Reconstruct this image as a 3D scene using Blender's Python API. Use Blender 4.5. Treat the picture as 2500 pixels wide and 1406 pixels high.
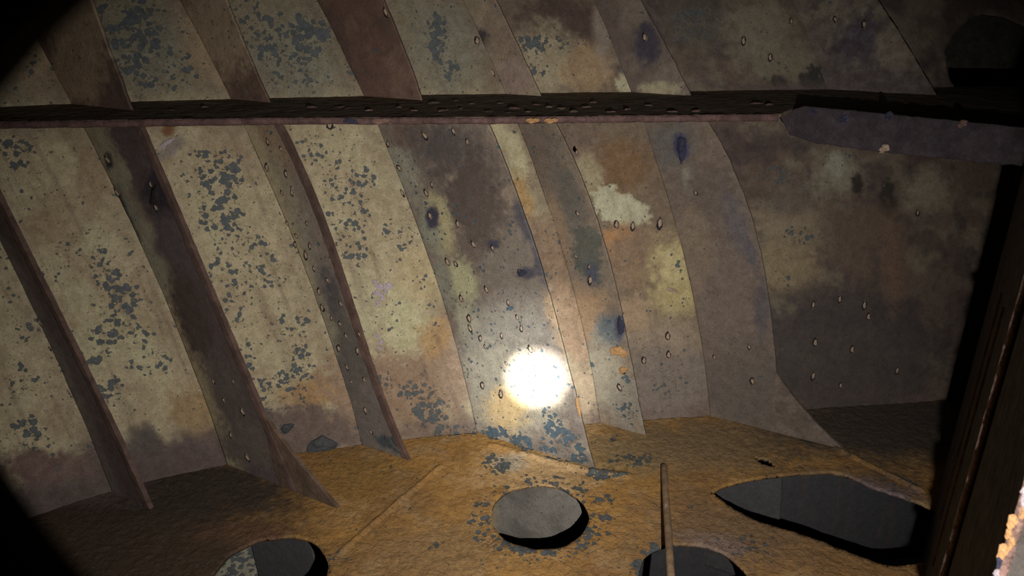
import bpy, bmesh, math, random
import numpy as np
from mathutils import Vector, Matrix

for o in list(bpy.data.objects):
    bpy.data.objects.remove(o, do_unlink=True)
scene = bpy.context.scene
COL = scene.collection

# ------------------------------------------------------------------ camera
FPX, CX, CY = 1785.0, 1250.0, 703.0
PITCH = math.radians(22.0)
CAM = np.array([0.0, 0.0, 2.0])
FW = np.array([0, math.cos(PITCH), -math.sin(PITCH)])
UP = np.array([0, math.sin(PITCH), math.cos(PITCH)])
RT = np.array([1.0, 0, 0])
cam_d = bpy.data.cameras.new('camera')
cam = bpy.data.objects.new('camera', cam_d)
COL.objects.link(cam)
cam.location = CAM
cam.rotation_euler = (math.pi / 2 - PITCH, 0, 0)
cam_d.sensor_width = 36.0
cam_d.lens = 36.0 * FPX / 2500.0
cam_d.clip_start = 0.01
cam_d.dof.use_dof = True
cam_d.dof.focus_distance = 3.2
cam_d.dof.aperture_fstop = cam_d.lens / 3.6
scene.camera = cam

# ------------------------------------------------------------------ world, torch, exposure
world = bpy.data.worlds.new('world')
scene.world = world
world.use_nodes = True
world.node_tree.nodes['Background'].inputs[0].default_value = (0.4, 0.45, 0.6, 1)
world.node_tree.nodes['Background'].inputs[1].default_value = 0.0012
scene.view_settings.view_transform = 'Standard'
scene.view_settings.look = 'None'
scene.view_settings.gamma = 1.0
scene.view_settings.use_curve_mapping = False
scene.view_settings.exposure = 0.0

TORCH = CAM + 0.20 * FW + 0.25 * RT - 0.25 * UP


def survey_ray(x, y):
    return FW + RT * ((x - CX) / FPX) - UP * ((y - CY) / FPX)


def torch_beam(name, target, watts, half_deg, blend, radius, color):
    """one ring of the hand torch's beam: hot spot, corona and spill share the lens"""
    l = bpy.data.lights.new(name, 'SPOT')
    l.energy = watts
    l.spot_size = math.radians(2 * half_deg)
    l.spot_blend = blend
    l.shadow_soft_size = radius
    l.color = color
    o = bpy.data.objects.new(name, l)
    COL.objects.link(o)
    o.location = TORCH
    o.rotation_euler = Vector(target - TORCH).to_track_quat('-Z', 'Y').to_euler()
    return o


HOT = CAM + survey_ray(1325, 935) * 3.02
torch_beam('torch_hot_spot', HOT, 3600, 3.1, 0.8, 0.006, (1.0, 0.97, 0.93))
torch_beam('torch_corona', HOT, 560, 9, 1.0, 0.006, (0.93, 0.97, 1.0))
torch_beam('torch_halo', HOT, 110, 20, 1.0, 0.006, (1.0, 0.95, 0.88))
torch_beam('torch_spill', CAM + survey_ray(1270, 940) * 3.0, 335, 51, 1.0, 0.006, (1.0, 0.93, 0.86))

# ------------------------------------------------------------------ hull coordinates
# c runs along the ship, q inboard along a frame, z up; the shell is q = shell_q(c, z)
AZ = math.radians(118.0)
D = np.array([math.sin(AZ), math.cos(AZ), 0.0])
A = np.array([-D[1], D[0], 0.0])
Z3 = np.array([0, 0, 1.0])
ZS = 1.575                     # top of the upper shelf (stringer)


def shell_q(c, z):
    c = c - 2.6
    zz = np.minimum(z, 1.9)
    q = -1.6312 + 1.3131 * c + 0.182 * c * c - 0.1853 * zz + 0.0218 * zz * c - 0.1026 * zz * zz - 0.0771 * c ** 3
    return q - (z - zz) * 0.62


def hull(c, q, z):
    c, q, z = np.broadcast_arrays(np.asarray(c, float), np.asarray(q, float), np.asarray(z, float))
    return c[..., None] * A + q[..., None] * D + z[..., None] * Z3


def on_shell(x, y):
    r = survey_ray(x, y)
    lo, hi = 0.5, 9.0
    for _ in range(50):
        m = (lo + hi) / 2
        P = CAM + r * m
        if P @ D - shell_q(P @ A, P[2]) > 0 and P @ A < 5.5:
            lo = m
        else:
            hi = m
    P = CAM + r * lo
    return P


def on_frame(x, y, c):
    r = survey_ray(x, y)
    return CAM + r * ((c - CAM @ A) / (r @ A))


def on_level(x, y, z):
    r = survey_ray(x, y)
    return CAM + r * ((z - CAM[2]) / r[2])


# ------------------------------------------------------------------ numpy noise
_rng = np.random.default_rng(7)
_LAT = _rng.random((256, 256))


def vnoise(u, v, f, seed=0):
    u = u * f + seed * 17.3
    v = v * f + seed * 9.1
    iu = np.floor(u).astype(int)
    iv = np.floor(v).astype(int)
    fu, fv = u - iu, v - iv
    fu = fu * fu * (3 - 2 * fu)
    fv = fv * fv * (3 - 2 * fv)
    g = lambda i, j: _LAT[i & 255, j & 255]
    return (g(iu, iv) * (1 - fu) + g(iu + 1, iv) * fu) * (1 - fv) + (g(iu, iv + 1) * (1 - fu) + g(iu + 1, iv + 1) * fu) * fv


def fbm(u, v, f, seed=0, o=4):
    s, a, t = 0, 1.0, 0
    for k in range(o):
        s = s + a * vnoise(u, v, f * 2.03 ** k, seed + k * 3)
        t += a
        a *= 0.55
    return s / t


def smooth(e0, e1, x):
    t = np.clip((x - e0) / (e1 - e0), 0, 1)
    return t * t * (3 - 2 * t)


class Paint:
    """stains, paint and chip density of one surface, kept in that surface's own (u, v) metres"""

    def __init__(self, u, v, base, to_uv, seed=0):
        self.u, self.v, self.to_uv, self.seed = u, v, to_uv, seed
        n = u.shape
        self.col = np.empty(n + (3,))
        self.col[...] = base
        self.spot = np.zeros(n)
        self.n1 = (fbm(u, v, 9, seed) - 0.5) * 2
        self.n2 = (fbm(u, v, 34, seed + 5) - 0.5) * 2
        self.n3 = (fbm(u, v, 75, seed + 9, 2) - 0.5) * 2

    def weight(self, x, y, rx, ry, soft=0.5, ang=0, nz=0.5, op=1.0):
        t = math.radians(ang)
        p0 = np.array(self.to_uv(x, y))
        px = np.array(self.to_uv(x + rx * math.cos(t), y + rx * math.sin(t))) - p0
        py = np.array(self.to_uv(x - ry * math.sin(t), y + ry * math.cos(t))) - p0
        M = np.linalg.inv(np.stack([px, py], 1))
        du, dv = self.u - p0[0], self.v - p0[1]
        a = M[0, 0] * du + M[0, 1] * dv
        b = M[1, 0] * du + M[1, 1] * dv
        r = np.sqrt(a * a + b * b) + nz * (self.n1 * 0.8 + self.n2 * 0.8 + self.n3 * 0.4)
        return op * smooth(1 + soft / 2, 1 - soft / 2, r)

    def mix(self, w, col):
        self.col += w[..., None] * (np.array(col) - self.col)

    def blob(self, x, y, rx, ry, col, **k):
        self.mix(self.weight(x, y, rx, ry, **k), col)

    def spots(self, x, y, rx, ry, dens, **k):
        k.setdefault('soft', 0.9)
        k.setdefault('nz', 0.35)
        self.spot = np.maximum(self.spot, dens * self.weight(x, y, rx, ry, **k))

    def mottle(self, cols, f, lo, hi, seed, op=1.0):
        w = smooth(lo, hi, fbm(self.u, self.v, f, self.seed + seed)) * op
        self.mix(w, cols)


# ------------------------------------------------------------------ mesh helpers
def finish(name, me, mats, parent=None):
    o = bpy.data.objects.new(name, me)
    for m in (mats if isinstance(mats, (list, tuple)) else [mats]):
        me.materials.append(m)
    COL.objects.link(o)
    if parent is not None:
        o.parent = parent
        o.matrix_parent_inverse = parent.matrix_world.inverted() if parent.type != 'EMPTY' else Matrix.Translation(-parent.location)
    return o


def grid_mesh(name, P, keep=None, col=None, spot=None, smooth_shade=True):
    nu, nv = P.shape[:2]
    idx = np.arange(nu * nv).reshape(nu, nv)
    f = np.stack([idx[:-1, :-1], idx[1:, :-1], idx[1:, 1:], idx[:-1, 1:]], -1)
    if keep is not None:
        f = f[keep]
    f = f.reshape(-1, 4)
    used = np.unique(f)
    remap = np.full(nu * nv, -1)
    remap[used] = np.arange(len(used))
    f = remap[f]
    v = P.reshape(-1, 3)[used]
    me = bpy.data.meshes.new(name)
    me.vertices.add(len(v))
    me.vertices.foreach_set('co', v.astype(np.float32).ravel())
    me.loops.add(f.size)
    me.loops.foreach_set('vertex_index', f.astype(np.int32).ravel())
    me.polygons.add(len(f))
    me.polygons.foreach_set('loop_start', np.arange(0, f.size, 4, dtype=np.int32))
    me.polygons.foreach_set('loop_total', np.full(len(f), 4, np.int32))
    me.update(calc_edges=True)
    if smooth_shade:
        me.polygons.foreach_set('use_smooth', np.ones(len(f), bool))
    if col is not None:
        at = me.attributes.new('Stain', 'FLOAT_COLOR', 'POINT')
        c4 = np.ones((len(v), 4), np.float32)
        c4[:, :3] = col.reshape(-1, 3)[used]
        at.data.foreach_set('color', c4.ravel())
    if spot is not None:
        at = me.attributes.new('Chips', 'FLOAT', 'POINT')
        at.data.foreach_set('value', spot.reshape(-1)[used].astype(np.float32))
    return me


def poly_mesh(name, verts, faces):
    me = bpy.data.meshes.new(name)
    me.from_pydata([tuple(v) for v in verts], [], faces)
    me.update()
    return me


def prism(name, outline, n, th):
    """flat outline (list of 3D points) thickened by th along n"""
    k = len(outline)
    n = np.array(n) * th
    v = [np.array(p) for p in outline] + [np.array(p) + n for p in outline]
    f = [tuple(range(k - 1, -1, -1)), tuple(range(k, 2 * k))]
    f += [(i, (i + 1) % k, k + (i + 1) % k, k + i) for i in range(k)]
    me = poly_mesh(name, v, f)
    bm = bmesh.new()
    bm.from_mesh(me)
    bmesh.ops.recalc_face_normals(bm, faces=bm.faces)
    bm.to_mesh(me)
    bm.free()
    return me


def tag(o, label=None, cat=None, group=None, kind=None):
    if label:
        o['label'] = label
    if cat:
        o['category'] = cat
    if group:
        o['group'] = group
    if kind:
        o['kind'] = kind
    return o


def empty(name, loc, label, cat, group=None):
    o = bpy.data.objects.new(name, None)
    o.empty_display_size = 0.1
    o.location = loc
    COL.objects.link(o)
    return tag(o, label, cat, group)


def solid(o, th, off=1.0):
    m = o.modifiers.new('plate', 'SOLIDIFY')
    m.thickness = th
    m.offset = off
    return o


# ------------------------------------------------------------------ materials
def steel(name, rough=0.62, chip=(0.062, 0.072, 0.076), bump=0.5, grain=1.0, coat=0.0, stain=True, base=(0.2, 0.15, 0.12), lump=0.0, small=False):
    m = bpy.data.materials.new(name)
    m.use_nodes = True
    nt = m.node_tree
    N, L = nt.nodes, nt.links
    bs = N['Principled BSDF']
    tc = N.new('ShaderNodeTexCoord')
    co = tc.outputs['Object']
    if small:                       # unit-sized lumps scaled down to centimetres: keep the grain in proportion
        vm = N.new('ShaderNodeVectorMath')
        vm.operation = 'SCALE'
        vm.inputs['Scale'].default_value = 0.035
        L.new(co, vm.inputs[0])
        co = vm.outputs[0]

    def noise(scale, detail=4, rough_=0.55, dist=0.0):
        n = N.new('ShaderNodeTexNoise')
        n.inputs['Scale'].default_value = scale
        n.inputs['Detail'].default_value = detail
        n.inputs['Roughness'].default_value = rough_
        n.inputs['Distortion'].default_value = dist
        L.new(co, n.inputs['Vector'])
        return n.outputs[0]

    def mr(src, a, b, c, d, st='SMOOTHSTEP'):
        n = N.new('ShaderNodeMapRange')
        n.interpolation_type = st
        L.new(src, n.inputs[0])
        for i, v in enumerate((a, b, c, d)):
            n.inputs[i + 1].default_value = v
        return n.outputs[0]

    def math_(op, x, y):
        n = N.new('ShaderNodeMath')
        n.operation = op
        for i, v in enumerate((x, y)):
            if hasattr(v, 'links'):
                L.new(v, n.inputs[i])
            else:
                n.inputs[i].default_value = v
        return n.outputs[0]

    def mixc(fac, c1, c2, bt='MIX'):
        n = N.new('ShaderNodeMix')
        n.data_type = 'RGBA'
        n.blend_type = bt
        for s, v in ((n.inputs[0], fac), (n.inputs[6], c1), (n.inputs[7], c2)):
            if hasattr(v, 'links'):
                L.new(v, s)
            elif isinstance(v, tuple):
                s.default_value = (*v, 1)
            else:
                s.default_value = v
        return n.outputs[2]

    if stain:
        at = N.new('ShaderNodeAttribute')
        at.attribute_name = 'Stain'
        color = at.outputs['Color']
        ch = N.new('ShaderNodeAttribute')
        ch.attribute_name = 'Chips'
        chips = ch.outputs['Fac']
    else:
        color = mixc(mr(noise(14), 0.35, 0.65, 0, 1), base, tuple(b * 1.5 for b in base))
        chips = None
    # mottling, rust bloom and dirt
    g1 = noise(26, 6, 0.65)
    g2 = noise(120, 4, 0.6)
    color = mixc(mr(g1, 0.3, 0.7, 0, 0.65 * grain), color, (0.62, 0.6, 0.58), 'MULTIPLY')
    color = mixc(mr(g2, 0.35, 0.72, 0, 0.5 * grain), color, (0.66, 0.6, 0.54), 'MULTIPLY')
    color = mixc(mr(noise(70, 3, 0.6), 0.58, 0.7, 0, 0.3 * grain), color, (1.25, 1.1, 0.9), 'MULTIPLY')
    g3 = noise(210, 3, 0.6)
    color = mixc(mr(g3, 0.56, 0.7, 0, 0.55 * grain), color, (1.55, 1.45, 1.3), 'MULTIPLY')
    color = mixc(mr(g3, 0.44, 0.3, 0, 0.6 * grain), color, (0.5, 0.45, 0.42), 'MULTIPLY')
    hgt = math_('ADD', math_('ADD', math_('MULTIPLY', g1, 0.6), math_('MULTIPLY', g2, 0.35)), math_('MULTIPLY', g3, 0.12))
    if lump:
        lm = noise(38, 6, 0.62, 0.4)
        hgt = math_('ADD', hgt, math_('MULTIPLY', mr(lm, 0.42, 0.68, 0, 1), lump))
    if chips is not None:
        vo = N.new('ShaderNodeTexVoronoi')
        vo.inputs['Scale'].default_value = 36.0
        L.new(co, vo.inputs['Vector'])
        dd = math_('SUBTRACT', math_('MULTIPLY', chips, 0.66), math_('MULTIPLY', vo.outputs['Distance'], 0.8))
        dd = math_('ADD', dd, math_('MULTIPLY', math_('SUBTRACT', noise(15, 3), 0.5), 1.15))
        dd = math_('ADD', dd, math_('MULTIPLY', math_('SUBTRACT', noise(75, 2), 0.5), 0.7))
        dd = math_('SUBTRACT', dd, 0.075)
        mask = mr(dd, -0.012, 0.03, 0, 1)
        rim = math_('SUBTRACT', mr(dd, -0.05, 0.0, 0, 1), mr(dd, 0.03, 0.09, 0, 1))
        s2 = noise(85, 2, 0.5, 0.2)
        t2 = mr(chips, 0, 0.6, 0.70, 0.61, 'LINEAR')
        speck = mr(math_('SUBTRACT', s2, t2), 0, 0.03, 0, 0.75)
        color = mixc(speck, color, (0.07, 0.055, 0.045))
        color = mixc(mask, color, mixc(mr(noise(50), 0.3, 0.7, 0, 1), chip, tuple(c * 1.45 for c in chip)))
        color = mixc(math_('MULTIPLY', rim, 0.45), color, (0.045, 0.043, 0.04))
        hgt = math_('SUBTRACT', hgt, math_('MULTIPLY', math_('ADD', mask, speck), 0.35))
    bp = N.new('ShaderNodeBump')
    bp.inputs['Strength'].default_value = bump
    bp.inputs['Distance'].default_value = 0.0025 if small else 0.008
    L.new(hgt, bp.inputs['Height'])
    L.new(bp.outputs[0], bs.inputs['Normal'])
    L.new(color, bs.inputs['Base Color'])
    L.new(mr(g1, 0.3, 0.7, rough - 0.1, rough + 0.15), bs.inputs['Roughness'])
    bs.inputs['Specular IOR Level'].default_value = 0.25
    return m


M_SHELL = steel('flaking_hull_paint', 0.7, bump=0.45)
M_WEB = steel('stained_frame_steel', 0.62, bump=0.55, chip=(0.048, 0.07, 0.086))
M_FLOOR = steel('rust_stained_floor', 0.62, bump=0.8, lump=0.55, grain=0.8)
M_SHELF = steel('scaled_shelf_steel', 0.85, bump=0.35, lump=0.3, stain=False, base=(0.15, 0.12, 0.09))
M_EDGE = steel('rusty_plate_edge', 0.8, bump=0.8, lump=0.5, stain=False, base=(0.085, 0.052, 0.05))
M_RED = steel('red_brown_rust', 0.8, bump=0.6, stain=False, base=(0.085, 0.056, 0.048))
M_PURPLE = steel('purple_grey_steel', 0.75, bump=0.7, lump=0.3, stain=False, base=(0.032, 0.026, 0.033))
M_DARK = steel('dark_web_steel', 0.8, bump=0.5, stain=False, base=(0.05, 0.045, 0.042))
M_PINK = steel('pink_rust_scale', 0.85, bump=0.9, lump=0.6, stain=False, base=(0.16, 0.1, 0.085))
M_LIP = steel('pale_pink_lip', 0.8, bump=0.8, lump=0.6, stain=False, base=(0.30, 0.22, 0.2))
M_ROD = steel('dull_rod_steel', 0.55, bump=0.25, stain=False, base=(0.2, 0.14, 0.09))
M_PIT_SHADE = steel('black_pit_and_shade', 0.8, bump=0.6, stain=False, base=(0.016, 0.013, 0.014), small=True)
M_NUB = steel('pale_rust_nub', 0.6, bump=0.6, stain=False, base=(0.30, 0.235, 0.18), small=True)
M_BLUE = steel('blue_black_scale', 0.6, bump=0.9, lump=0.6, stain=False, base=(0.03, 0.033, 0.06), small=True)
M_OCHRE = steel('ochre_flake', 0.7, bump=0.9, lump=0.5, stain=False, base=(0.34, 0.2, 0.09), small=True)
M_WHITE = steel('white_salt_scale', 0.6, bump=1.0, lump=0.8, stain=False, base=(0.42, 0.37, 0.42), small=True)
M_SLATE = steel('slate_scale', 0.6, bump=0.7, lump=0.6, stain=False, base=(0.05, 0.055, 0.06), small=True)
M_PINKS = steel('pink_scale_lump', 0.85, bump=0.8, lump=0.5, stain=False, base=(0.16, 0.1, 0.085), small=True)
M_SHELFS = steel('shelf_scale_lump', 0.85, bump=0.8, lump=0.5, stain=False, base=(0.15, 0.12, 0.09), small=True)
M_CRUST = steel('brown_blister_crust', 0.8, bump=0.8, stain=False, base=(0.12, 0.09, 0.07), small=True)
M_OUT = steel('dim_outer_plate', 0.8, bump=0.4, stain=False, base=(0.04, 0.041, 0.034))
M_RIM = steel('blackened_rim_steel', 0.9, bump=0.2, stain=False, base=(0.03, 0.028, 0.03))

PALE = (0.40, 0.355, 0.235)
PALE2 = (0.43, 0.42, 0.27)
TAN = (0.30, 0.235, 0.155)
BROWN = (0.155, 0.115, 0.085)
DKBR = (0.085, 0.06, 0.052)
PURP = (0.1, 0.078, 0.082)
GREYW = (0.30, 0.29, 0.245)
SLATE = (0.10, 0.095, 0.092)
ORANGE = (0.33, 0.19, 0.08)
REDR = (0.13, 0.08, 0.064)

# ------------------------------------------------------------------ the shell (wall_back)
def shell_uv(x, y):
    P = on_shell(x, y)
    return (P @ A) * 1.6, P[2]


cs = np.arange(0.75, 4.75, 0.0055)
zs = np.arange(-1.05, 2.75, 0.008)
CC, ZZ = np.meshgrid(cs, zs, indexing='ij')
pt = Paint(CC * 1.6, ZZ, PALE, shell_uv, 1)
FC = dict(Z=1.490, A=1.863, B=2.281, C=2.627, D=2.993, E=3.320, F=3.85)
# general ageing, then a painted dimming of the upper bays
pt.mottle(TAN, 5, 0.45, 0.72, 11, 0.55)
pt.mottle(PALE2, 7, 0.5, 0.75, 15, 0.5)
pt.mix(smooth(1.5, 1.65, ZZ) * 0.8, (0.19, 0.168, 0.122))  # weaker torch light up here is put into the paint colour
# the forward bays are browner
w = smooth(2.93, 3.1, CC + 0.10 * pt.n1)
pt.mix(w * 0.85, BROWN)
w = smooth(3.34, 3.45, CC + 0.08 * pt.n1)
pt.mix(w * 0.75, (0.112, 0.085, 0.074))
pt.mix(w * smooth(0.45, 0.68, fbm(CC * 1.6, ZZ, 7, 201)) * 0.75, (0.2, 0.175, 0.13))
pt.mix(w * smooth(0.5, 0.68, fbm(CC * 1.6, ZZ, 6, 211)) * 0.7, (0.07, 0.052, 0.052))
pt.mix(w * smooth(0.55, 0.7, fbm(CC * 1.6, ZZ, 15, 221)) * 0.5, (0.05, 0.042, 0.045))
# root of every frame is rusty on the near side
for k, c0 in FC.items():
    wr = smooth(0.055, 0.0, np.abs(CC - c0 + 0.02) + 0.035 * pt.n1)
    pt.mix(wr * 0.3, REDR if k in 'ZAB' else BROWN)
# along the floor and under the shelf
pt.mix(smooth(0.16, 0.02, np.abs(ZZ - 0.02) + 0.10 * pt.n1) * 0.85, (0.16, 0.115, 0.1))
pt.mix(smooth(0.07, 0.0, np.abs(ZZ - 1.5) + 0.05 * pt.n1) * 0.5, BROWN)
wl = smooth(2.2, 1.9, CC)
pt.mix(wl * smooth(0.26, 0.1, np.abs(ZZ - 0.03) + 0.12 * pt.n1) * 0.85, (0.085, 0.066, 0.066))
# below the floor: grey
pt.mix(smooth(-0.05, -0.2, ZZ) * 0.5, (0.22, 0.2, 0.19))
pt.mix(smooth(-0.03, -0.1, ZZ) * wl, (0.3, 0.3, 0.235))
pt.spot = pt.spot + 0.5 * smooth(-0.03, -0.1, ZZ) * wl
pt.mix(smooth(-0.03, -0.1, ZZ) * smooth(3.0, 3.1, CC), (0.075, 0.078, 0.088))
B = pt.blob
# lower bays, left to right
B(230, 430, 45, 80, TAN, soft=0.9)
B(120, 560, 60, 40, TAN, soft=1, op=0.7)
B(480, 1000, 60, 60, (0.30, 0.22, 0.12), soft=0.9)
B(350, 1090, 50, 45, (0.09, 0.08, 0.075), soft=1.0, op=0.8)
B(460, 1100, 50, 40, (0.10, 0.075, 0.075), soft=1.0, op=0.7)
B(430, 1150, 200, 45, (0.10, 0.075, 0.07), soft=0.7)
B(90, 1140, 120, 40, (0.15, 0.1, 0.09), soft=0.8)
B(765, 960, 75, 38, ORANGE, soft=0.9, ang=-12, op=0.8)
B(760, 1050, 120, 62, (0.15, 0.115, 0.1), soft=0.45)
B(410, 318, 20, 18, (0.2, 0.1, 0.05), soft=0.8)
B(420, 360, 45, 18, (0.2, 0.18, 0.19), soft=0.8, ang=-40, op=0.7)
B(960, 940, 150, 100, (0.27, 0.195, 0.135), soft=0.5)
B(1090, 900, 70, 120, (0.27, 0.2, 0.14), soft=0.6)
B(985, 790, 60, 75, PALE2, soft=0.7)
B(1030, 660, 55, 80, (0.40, 0.34, 0.2), soft=0.9, op=0.8)
B(1060, 830, 40, 45, (0.38, 0.25, 0.11), soft=0.9, op=0.7)
B(900, 780, 40, 60, (0.40, 0.38, 0.25), soft=0.8)
B(860, 860, 50, 50, (0.25, 0.18, 0.12), soft=0.6)
B(1240, 370, 36, 80, (0.44, 0.41, 0.26), soft=0.5, ang=-22, nz=0.3)
B(1275, 480, 22, 60, (0.40, 0.27, 0.11), soft=0.8, ang=-20)
B(1340, 640, 60, 110, (0.24, 0.175, 0.12), soft=0.6, ang=-15)
B(1400, 800, 40, 120, (0.3, 0.21, 0.135), soft=0.7, ang=-10)
B(1400, 960, 60, 70, (0.42, 0.33, 0.22), soft=0.9)
B(1400, 360, 90, 60, (0.17, 0.13, 0.1), soft=0.8)
B(1500, 420, 80, 75, (0.2, 0.128, 0.07), soft=0.9)
B(1435, 430, 30, 60, (0.34, 0.3, 0.19), soft=0.8)
B(1510, 505, 68, 42, (0.46, 0.46, 0.33), soft=0.16, ang=18, nz=0.42)
B(1510, 590, 45, 40, (0.36, 0.2, 0.09), soft=0.8)
B(1570, 640, 90, 70, (0.23, 0.165, 0.11), soft=0.9)
B(1650, 690, 62, 95, (0.40, 0.35, 0.18), soft=0.9)
B(1640, 650, 40, 40, (0.45, 0.4, 0.22), soft=0.9)
B(1620, 830, 110, 60, (0.27, 0.22, 0.165), soft=0.9)
B(1620, 930, 120, 90, (0.2, 0.172, 0.148), soft=0.8)
B(1530, 770, 60, 40, (0.32, 0.24, 0.16), soft=0.9)
# bay forward of the bracketed frame
B(1930, 560, 110, 75, (0.24, 0.2, 0.14), soft=1)
B(1905, 650, 85, 60, (0.26, 0.215, 0.135), soft=0.8)
B(1930, 480, 60, 50, (0.14, 0.12, 0.1), soft=0.9)
B(2050, 430, 60, 45, (0.24, 0.22, 0.17), soft=0.9)
B(2045, 400, 22, 30, (0.3, 0.3, 0.24), soft=0.7)
B(2270, 470, 60, 50, (0.24, 0.21, 0.16), soft=1)
B(2100, 560, 90, 60, (0.13, 0.1, 0.08), soft=1)
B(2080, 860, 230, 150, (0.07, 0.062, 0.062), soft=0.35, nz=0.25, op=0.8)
B(2170, 480, 18, 40, (0.04, 0.035, 0.03), soft=0.8, nz=0.8)
B(2095, 450, 14, 26, (0.04, 0.035, 0.03), soft=0.8, nz=0.8)
B(2180, 640, 30, 110, (0.17, 0.11, 0.08), soft=1, op=0.8)
# upper bays
B(150, 160, 110, 80, TAN, soft=1)
B(170, 200, 60, 40, BROWN, soft=0.9, op=0.6)
B(350, 110, 110, 110, (0.21, 0.205, 0.155), soft=0.9)
B(510, 110, 55, 130, TAN, soft=0.9, ang=-20)
B(585, 190, 34, 70, REDR, soft=0.9, ang=-20)
B(235, 170, 28, 90, REDR, soft=0.9, ang=-20)
B(720, 150, 110, 90, (0.21, 0.205, 0.155), soft=1)
B(880, 120, 45, 130, REDR, soft=0.8, ang=-20)
B(1080, 110, 80, 120, (0.21, 0.205, 0.155), soft=0.9, ang=-20)
B(1370, 50, 110, 60, (0.085, 0.06, 0.05), soft=0.6)
B(1330, 150, 70, 90, (0.33, 0.29, 0.2), soft=0.9)
B(1440, 170, 60, 55, (0.34, 0.25, 0.15), soft=0.9)
B(1480, 60, 30, 90, (0.26, 0.22, 0.18), soft=0.9)
B(1545, 60, 40, 55, (0.06, 0.05, 0.065), soft=0.9)
B(1550, 200, 45, 40, (0.46, 0.44, 0.31), soft=0.4, nz=0.6)
B(1620, 215, 40, 16, (0.4, 0.36, 0.25), soft=0.8)
B(1560, 165, 60, 16, (0.07, 0.06, 0.06), soft=0.8)
B(1520, 100, 14, 60, (0.22, 0.23, 0.25), soft=0.9)
B(1720, 60, 100, 60, (0.11, 0.1, 0.085), soft=1)
B(1860, 80, 80, 100, (0.21, 0.19, 0.145), soft=1)
B(1950, 150, 60, 60, (0.2, 0.175, 0.13), soft=1)
B(2100, 90, 55, 65, (0.075, 0.06, 0.075), soft=0.8)
B(2040, 60, 40, 40, (0.07, 0.06, 0.08), soft=0.8)
B(2180, 130, 60, 60, (0.17, 0.145, 0.115), soft=1)
B(1990, 190, 36, 30, (0.045, 0.045, 0.042), soft=0.4, nz=0.8)
B(1900, 200, 24, 16, (0.045, 0.045, 0.042), soft=0.4, nz=0.8)
B(2000, 225, 200, 26, (0.1, 0.08, 0.075), soft=1, op=0.8)
# drips and runs
st = fbm(CC * 1.6 * 9, ZZ * 0.8, 3.2, 40)
pt.mix(smooth(0.6, 0.8, st) * 0.35, (0.14, 0.1, 0.08))
S = pt.spots
pt.spot += 0.15 * (CC < 3.0) + 0.08 * (CC >= 3.0)
for x, y, rx, ry, dn in [
        (30, 375, 55, 45, .62), (165, 610, 30, 40, .5), (110, 660, 30, 20, .5), (255, 650, 42, 60, .58), (290, 735, 75, 45, .66), (285, 800, 70, 45, .64),
        (240, 850, 45, 40, .6), (340, 860, 60, 60, .42), (400, 880, 25, 25, .6), (250, 970, 45, 55, .6), (60, 930, 40, 50, .55), (65, 1065, 50, 50, .6), (60, 790, 40, 70, .35),
        (530, 440, 75, 80, .72), (545, 530, 60, 60, .70), (590, 640, 90, 110, .46), (610, 600, 60, 40, .52), (620, 690, 70, 30, .5), (560, 760, 60, 80, .4), (700, 790, 70, 60, .42),
        (735, 880, 30, 60, .66), (690, 940, 60, 30, .6), (650, 985, 24, 50, .7), (600, 880, 25, 50, .6),
        (850, 480, 70, 110, .45), (895, 440, 25, 30, .66), (860, 570, 50, 50, .6), (865, 625, 45, 30, .6), (760, 360, 45, 50, .45), (770, 385, 40, 18, .6),
        (1060, 1005, 48, 45, .85), (1010, 950, 70, 22, .66), (1100, 1050, 60, 14, .7), (1190, 1050, 40, 16, .7), (930, 930, 30, 20, .5), (1050, 830, 20, 60, .4),
        (340, 100, 95, 120, .74), (330, 60, 60, 60, .66), (340, 180, 60, 40, .66), (420, 180, 90, 60, .5), (270, 40, 50, 40, .6),
        (650, 80, 50, 60, .7), (755, 100, 65, 60, .82), (700, 140, 60, 40, .7), (720, 190, 90, 40, .46), (600, 60, 60, 60, .5),
        (1065, 90, 30, 60, .86), (1095, 160, 30, 40, .7), (1310, 105, 50, 30, .75), (1370, 105, 35, 22, .68), (1310, 170, 30, 30, .55), (1700, 45, 50, 60, .5),
        (1950, 575, 40, 26, .62), (1900, 430, 40, 30, .6), (1655, 655, 14, 22, .8), (1640, 930, 40, 60, .46), (1000, 560, 60, 90, .36), (60, 160, 40, 40, .4)]:
    S(x, y, rx, ry, dn)
PS = hull(CC, shell_q(CC, ZZ) + 0.012 * (fbm(CC * 1.6, ZZ, 2.2, 77) - 0.5), ZZ)
# the rounded opening forward of the last upper frame
op_px = [(2308, 125), (2330, 85), (2370, 45), (2400, 34), (2450, 40), (2500, 62), (2600, 120), (2640, 200), (2600, 245), (2450, 247), (2345, 240), (2318, 190)]
op_uv = np.array([(lambda p: (p @ A, p[2]))(on_shell(*p)) for p in op_px])


def inside(poly, X, Y):
    r = np.zeros(X.shape, bool)
    n = len(poly)
    for i in range(n):
        x1, y1 = poly[i]
        x2, y2 = poly[(i + 1) % n]
        cond = ((y1 > Y) != (y2 > Y)) & (X < (x2 - x1) * (Y - y1) / (y2 - y1 + 1e-12) + x1)
        r ^= cond
    return r


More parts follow.
